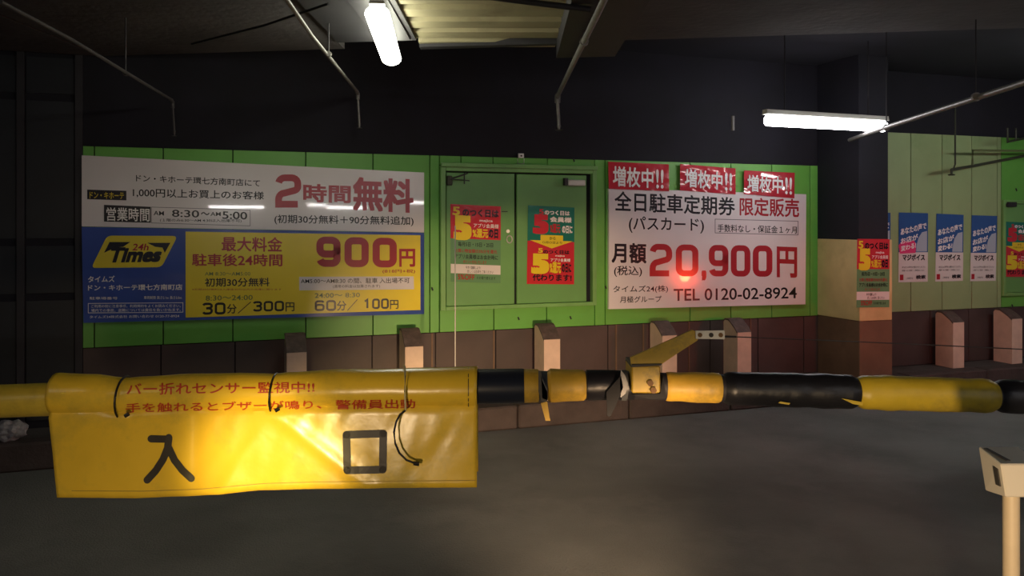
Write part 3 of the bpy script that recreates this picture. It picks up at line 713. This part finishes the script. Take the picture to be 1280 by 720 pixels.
for a, b in zip(rows, rows[1:]):
    for k in range(len(a) - 1): bb.faces.new([a[k], b[k], b[k + 1], a[k + 1]])
ban = thing('entrance_banner', 'yellow vinyl entrance banner wrapped over the barrier arm', 'banner', at(335, 620, YB))
bvh = BVHTree.FromBMesh(bb)
def bmap(x, y):
    o = Vector((0, 0, EYE)); d = (at(x, y, 1) - o).normalized()
    h, n, _, _ = bvh.ray_cast(o, d)
    if h is None: return at(x, y, YB - .07)
    return h - d * .0022
bmap_ = type('M', (), {'px': True, '__call__': lambda s, x, y: bmap(x, y)})()
sh = put('vinyl_sheet', bb, VINYL, ban, True)
md = sh.modifiers.new('thick', 'SOLIDIFY'); md.thickness = .0012; md.offset = 0
lettering([('バー折れセンサー監視中!!', 158, 393, 479, 494, 477, 491, .012), ('手を触れるとブザーが鳴り、', 157, 402, 504, 516, 500, 511, .012), ('警備員出動', 419, 519, 500, 512, 499, 510.5, .012)], BANRED, ban, bmap_, label='red lettering', sub=4)
def strokes(lines, r):
    """thick pen strokes in px laid on the banner"""
    b = bmesh.new()
    for pts in lines:
        P2 = []
        for (a, c) in zip(pts, pts[1:]):
            for t in range(6): P2.append((a[0] + (c[0] - a[0]) * t / 6, a[1] + (c[1] - a[1]) * t / 6))
        P2.append(pts[-1]); L = []
        for i, p in enumerate(P2):
            q0 = P2[max(i - 1, 0)]; q1 = P2[min(i + 1, len(P2) - 1)]; dx, dy = q1[0] - q0[0], q1[1] - q0[1]; l = math.hypot(dx, dy)
            nx, ny = -dy / l * r, dx / l * r
            L.append((b.verts.new(bmap(p[0] + nx, p[1] + ny)), b.verts.new(bmap(p[0] - nx, p[1] - ny))))
        for (a, c), (d, e) in zip(L, L[1:]): b.faces.new([a, d, e, c])
        for (px, py) in (pts[0], pts[-1]):
            vs = [b.verts.new(bmap(px + r * math.cos(t * math.pi / 6), py + r * math.sin(t * math.pi / 6)) + Vector((0, -.0004, 0))) for t in range(12)]; b.faces.new(vs)
    return b
put('large_lettering', strokes([[(189, 548.5), (211, 549)], [(211, 547), (209.5, 560), (204, 574), (195, 588), (184, 600)], [(211, 560), (218, 575), (228, 588), (239, 598)]], 4.6), BANBLK, ban, label='large black lettering')
q = strokes([[(433, 543.5), (479, 542)], [(479, 542), (478.5, 587)], [(478.5, 587), (434, 588)], [(434, 588), (433, 543.5)]], 4.8)
put('large_lettering', q, BANBLK, ban, label='large black lettering')
put('hem', strokes([[(x, bot_y(x) - 8) for x in (90, 180, 250, 330, 400, 500, 594)]], .5), mat('hem_stitch', (.45, .30, .03), .6), ban)
put('stitching', strokes([[(585.5, 460), (585.5, 508)]], .5), BANBLK, ban)
# cable ties
def loop(x, lab, r=.077):
    t = thing('cable_tie', lab, 'cable tie', at(x, 515, YB), group='cable ties on the banner')
    yt, ys = top_y(x), seam_y(x); zc = (at(0, yt, YB).z + at(0, ys, YB).z) / 2; rr = (at(0, yt, YB).z - at(0, ys, YB).z) / 2 + .005
    put('strap', tube([Vector(((x - 640 + 4 * math.sin(a) - 2 * math.cos(a) * 0) / F * YB + .014 * (1 - math.sin(a)) * .5, YB + math.cos(a) * rr * 1.04, zc + math.sin(a) * rr * 1.03)) for a in [k * math.pi / 14 for k in range(29)]], .0036, n=8), PLASTIC, t, True)
    put('clasp', tube([at(x + 3, ys + 0, YB - .074), at(x + 8, ys - 3, YB - .072)], .007, n=6), PLASTIC, t)
loop(153, 'black cable tie round the left end of the banner')
loop(341, 'black cable tie round the middle of the banner')
t = thing('cable_tie', 'loose looped cable tie hanging on the right of the banner', 'cable tie', at(508, 580, YB), group='cable ties on the banner')
put('strap', tube([at(505, 457, YB), at(506, 458.5, YB - .04), at(506.5, 470, YB - .078), at(506, 490, YB - .083), at(507, 514, YB - .075)], .0032, n=8), CLEAR, t, True, label='pale strap')
arc = [(507, 513), (500, 518), (495, 528), (492.5, 540), (494, 554), (499, 566), (508, 575), (520, 579.5)]
put('tail', tube([at(x, y, YB - .075 - .02 * math.sin(i / 7 * math.pi)) for i, (x, y) in enumerate(arc)], .0034, n=8), PLASTIC, t, True)
put('tail_end', tube([at(517, 579, YB - .078), at(524, 580, YB - .078)], .007, n=8), PLASTIC, t)

# ================================================================== CREAM POST right front
cpst = thing('sensor_post', 'cream sensor post with slotted wedge head, lower right corner', 'post', (1.33, 2.25, 0))
hd = put('head', hexa([(1.294, 2.2, .78), (1.372, 2.2, .78), (1.362, 2.294, .768), (1.292, 2.294, .768), (1.28, 2.2, .867), (1.39, 2.2, .867), (1.39, 2.306, .885), (1.28, 2.306, .885)], bev=.003), HEADW, cpst)
def lerp3(P, a, b): return (P[0] * (1 - a) + P[1] * a) * (1 - b) + (P[3] * (1 - a) + P[2] * a) * b
LF = [Vector(p) for p in ((1.28, 2.306, .885), (1.28, 2.2, .867), (1.294, 2.2, .78), (1.292, 2.294, .768))]
def onleft(u0, v0, u1, v1, m, nm): put(nm, prism([lerp3(LF, *q) for q in ((u0, v0), (u1, v0), (u1, v1), (u0, v1))], (-.004, 0, 0)), m, hd)
onleft(.66, .22, .86, .72, SLOT, 'slot')
put('slot', prism([(1.286, 2.29, .8835), (1.296, 2.29, .8835), (1.315, 2.215, .871), (1.303, 2.215, .871)], (0, 0, .002)), SLOT, hd)
put('post', tube([(1.328, 2.235, 0), (1.328, 2.235, .782)], .0205, n=20), CREAM, cpst, True)
put('base_plate', box(1.27, 1.39, 2.18, 2.30, 0, .01), CREAM, cpst)

# thin whip rod before the left door leaf
rd = thing('marker_rod', 'thin pale rod standing before the left door leaf', 'rod', (at(569, 300, 5.0).x, 5.0, 0))
put('rod', tube([(at(569, 300, 5.0).x, 5.0, 0), (at(569, 300, 5.0).x, 5.0, EYE - .02)], .0035, n=6), GALV, rd)
put('foot', box(at(569, 0, 5.0).x - .05, at(569, 0, 5.0).x + .05, 4.95, 5.05, 0, .02, bev=.004), STEEL_D, rd)

# litter by the kerb
lb_ = bmesh.new(); bmesh.ops.create_icosphere(lb_, subdivisions=3, radius=1); cpos = wp(12, 548, KO - .12); cpos.z = KZ + .055
for v in lb_.verts:
    k = 1 + .35 * noise.noise(v.co * 2.3) + .2 * noise.noise(v.co * 6); v.co = Vector((v.co.x * .10 * k, v.co.y * .07 * k, v.co.z * .065 * k)) + cpos
    v.co.z = max(v.co.z, KZ)
put('litter_bag', lb_, LITTER, label='crumpled pale plastic bag on the kerb, under the arm at left', cat='bag')

# ================================================================== LIGHT FIXTURES
def fixture(a, b, glow, label, wd=.10, ht=.085, hang=0, cat='light', group='fluorescent ceiling lights'):
    a, b = Vector(a), Vector(b); d = (b - a).normalized(); n = Vector((-d.y, d.x, 0)).normalized(); m = (a + b) / 2
    t = thing('fluorescent_light', label, cat, (m.x, m.y, m.z - ht), math.atan2(d.y, d.x), group=group)
    pr = [(wd / 2 * math.cos(k * math.pi / 8), -ht / 2 - ht / 2 * math.sin(k * math.pi / 8)) for k in range(16)]
    put('diffuser', prism([a + n * u + Vector((0, 0, v)) for u, v in pr], b - a), glow, t)
    put('housing', hexa([a - n * wd * .30 - d * .03, b - n * wd * .30 + d * .03, b + n * wd * .30 + d * .03, a + n * wd * .30 - d * .03] + [p + Vector((0, 0, .035)) for p in (a - n * wd * .25 - d * .03, b - n * wd * .25 + d * .03, b + n * wd * .25 + d * .03, a + n * wd * .25 - d * .03)]), CASE, t)
    if hang:
        for q in (a + d * .15, b - d * .15): put('hanger', tube([q + Vector((0, 0, .035)), q + Vector((0, 0, hang))], .005, n=6), STEEL_D, t)
    return t
la_ = at(960, 143, 6.15); lb2 = at(1104, 153, 6.55); lb2.z = la_.z
fixture(la_, lb2, GLOWW, 'white fluorescent light over the pass sign, seen from the side', hang=2.9 - la_.z)
fixture((-.645, 4.02, 2.54), (-.735, 5.12, 2.54), GLOWY, 'yellowish fluorescent light seen end-on under the ceiling', wd=.12)
# far lights of the garage behind the viewer, mirrored in the glossy signs
for k, (x0, x1, yy) in enumerate(((262, 329, 257.5), (384, 407, 255), (408, 459, 258.3), (511, 529, 252), (868, 915, 223))):
    A, B = mirror_at(x0, yy, 22 + .4 * (k == 1)), mirror_at(x1, yy, 22 + .4 * (k == 1)); B.z = A.z
    fixture(A, B, GLOWFAR, ('far fluorescent light behind the viewer, first from the left', 'short far fluorescent light behind the viewer', 'far fluorescent light behind the viewer, right of the short one', 'shortest far light behind the viewer', 'far fluorescent light behind the viewer, on the right')[k], hang=2.7 - A.z, group=None, wd=.12, ht=.05)
A, B = mirror_at(585, 206, 15.5), mirror_at(680, 206, 15.5); A.z = B.z = 2.52
fixture(A, B, GLOWW, 'fluorescent light behind the viewer, mirrored at the head of the double door', group=None)
fixture((-3.2, .5, 2.54), (-3.2, -.7, 2.54), GLOWY, 'added fluorescent light behind the viewer on the left', group=None)  # added lamp, brightens the road from behind the viewer
fixture((2.6, -.4, 2.54), (3.6, -.4, 2.54), GLOWW, 'added fluorescent light behind the viewer on the right', group=None)  # second added lamp, more light on the asphalt
fixture((4.3, 5.8, 2.28), (5.4, 6.2, 2.28), GLOWHI, 'fluorescent light before the pale wall beyond the right edge', hang=.6, group=None)
# red warning lamp on a post beyond the right edge
rp = mirror_at(855, 346, 10.0)
rl = thing('warning_lamp', 'red warning lamp on a post beyond the right edge', 'lamp', (rp.x, rp.y, 0))
put('post', tube([(rp.x, rp.y, 0), (rp.x, rp.y, rp.z - .05)], .03), GALV, rl, True)
g = bmesh.new(); bmesh.ops.create_uvsphere(g, u_segments=16, v_segments=10, radius=.055); bmesh.ops.translate(g, verts=g.verts, vec=rp)
for k in (.062, -.075): put('added_baffle', box(rp.x - .17, rp.x + .17, rp.y - .17, rp.y + .17, rp.z + k, rp.z + k + .012, bev=.003), STEEL_D, rl)  # added baffles, keep the red light off ceiling and road
put('added_back_baffle', box(rp.x - .17, rp.x + .17, rp.y - .175, rp.y - .165, rp.z - .075, rp.z + .07), STEEL_D, rl)  # added shield, stops red light on the viewer's side
put('lens', g, GLOWRED, rl, True)

# ================================================================== PIPES AND CONDUITS
def pipe_run(name, pts, r, m, label, drop=None, hang=(), cat='pipe', zc=2.6):
    t = thing(name, label, cat, pts[-1])
    put('run', tube(pts, r, n=10), m, t, True)
    if drop:
        e = Vector(pts[-1]); put('elbow', tube([e + Vector((0, -.03, 0)), e + Vector((0, .012, -.012)), e + Vector((0, .012, -.05))], r * 1.35, n=10), m, t, True)
        put('drop', tube([e + Vector((0, .012, -.04)), e + Vector((.01, .012, -drop))], r * .8, n=8), m, t, True)
        put('sprinkler_head', tube([e + Vector((.01, .012, -drop)), e + Vector((.01, .012, -drop - .03)), e + Vector((.01, .012, -drop - .034))], [r, r * .6, r * 2], n=10), m, t, True)
    for f in hang:
        p = Vector(pts[0]).lerp(Vector(pts[-1]), f); put('hanger', tube([p, (p.x, p.y, 2.9 if p.y > ey(p.x) else zc)], .004, n=6), STEEL_D, t)
        put('clamp', tube([p + Vector((0, -.012, 0)), p + Vector((0, .012, 0))], r * 1.5, n=10), m, t)
    return t
def ray(px, py, h): Y = h * F / (HZ - py); return Vector(((px - 640) / F * Y, Y, EYE + h))
pipe_run('sprinkler_pipe', [ray(0, 2, .80), ray(90, 50, .80), ray(215, 125, .80)], .009, PIPE_F, 'faint thin pipe running down the dark upper left', .20, (.6,))
pipe_run('sprinkler_pipe', [ray(345, -20, .92), ray(390, 45, .92), ray(447, 115, .92)], .010, PIPE, 'thin pipe left of the end-on ceiling light', .22, (.5,))
pipe_run('sprinkler_pipe', [ray(790, -70, .95), ray(755, 0, .95), ray(697, 120, .95)], .016, PIPE, 'grey pipe descending through the middle top', .22, (.45,))
pipe_run('sprinkler_pipe', [ray(1400, 60, .68), ray(1280, 103, .68), ray(1105, 160, .68), ray(1062, 175, .68)], .016, PIPE, 'brightly lit pipe crossing the right-hand ceiling light', None, (.35, .75), zc=2.6)
put('bracket_rod', tube([at(916, 145, 6.3), at(916, 163, 6.3)], .012, n=6), PIPE, None, label='short pale bracket rod left of the bright light', cat='bracket')
tt = thing('conduit', 'dark conduit crossing below the ribbed deck', 'conduit', (0, 4.0, 2.56))
put('run', tube([(-1.05, 3.93, 2.556), (-.1, 3.88, 2.54), (.36, 3.85, 2.475)], .014, n=10), STEEL_D, tt)
pipe_run('cable_run', [ray(240, 55, 1.02), ray(330, 32, 1.02), ray(410, 5, 1.04)], .007, PLASTIC, 'thin black cable sagging under the left ceiling', None, (), 'cable')
# pipework before the pale wall
def wr(px, py, off): return wp(px, py, off)
sd = thing('sprinkler_branch', 'dark sprinkler branch pipe before the pale green wall', 'pipe', wr(1189, 219, .25))
put('run', tube([wr(1190, 212, .25), wr(1216, 207.5, .25), wr(1290, 193, .25), wr(1400, 172, .25)], .013, n=10), PIPE_D, sd, True)
put('riser', tube([wr(1192, 211, .25), wr(1194, 205, .25), wr(1194, 130, .25)], .008, n=8), PIPE_D, sd)
put('sprinkler_head', tube([wr(1189.5, 211, .25), wr(1189.5, 217, .25), wr(1189.5, 218, .25), wr(1189.5, 219.5, .25)], [.012, .010, .032, .026], n=12), PIPE_D, sd)
so = thing('upper_branch', 'olive pipe with a short drop before the pale green wall', 'pipe', wr(1216, 206, .28))
put('run', tube([wr(1216, 206, .28), wr(1216, 188, .28), wr(1280, 188.5, .28), wr(1400, 189, .28)], .011, n=10), PIPE_O, so, True)
su = thing('pipe_loop', 'small dark pipe loop in the top right of the pale wall', 'pipe', wr(1260, 178, .3))
put('run', tube([wr(1259.5, 160, .3), wr(1259.5, 177.5, .3), wr(1285, 172, .3), wr(1330, 164, .3)], .011, n=8), PIPE_D, su)
put('strut', tube([wr(1270, 160, .3), wr(1270, 176, .3)], .008, n=8), PIPE_D, su)
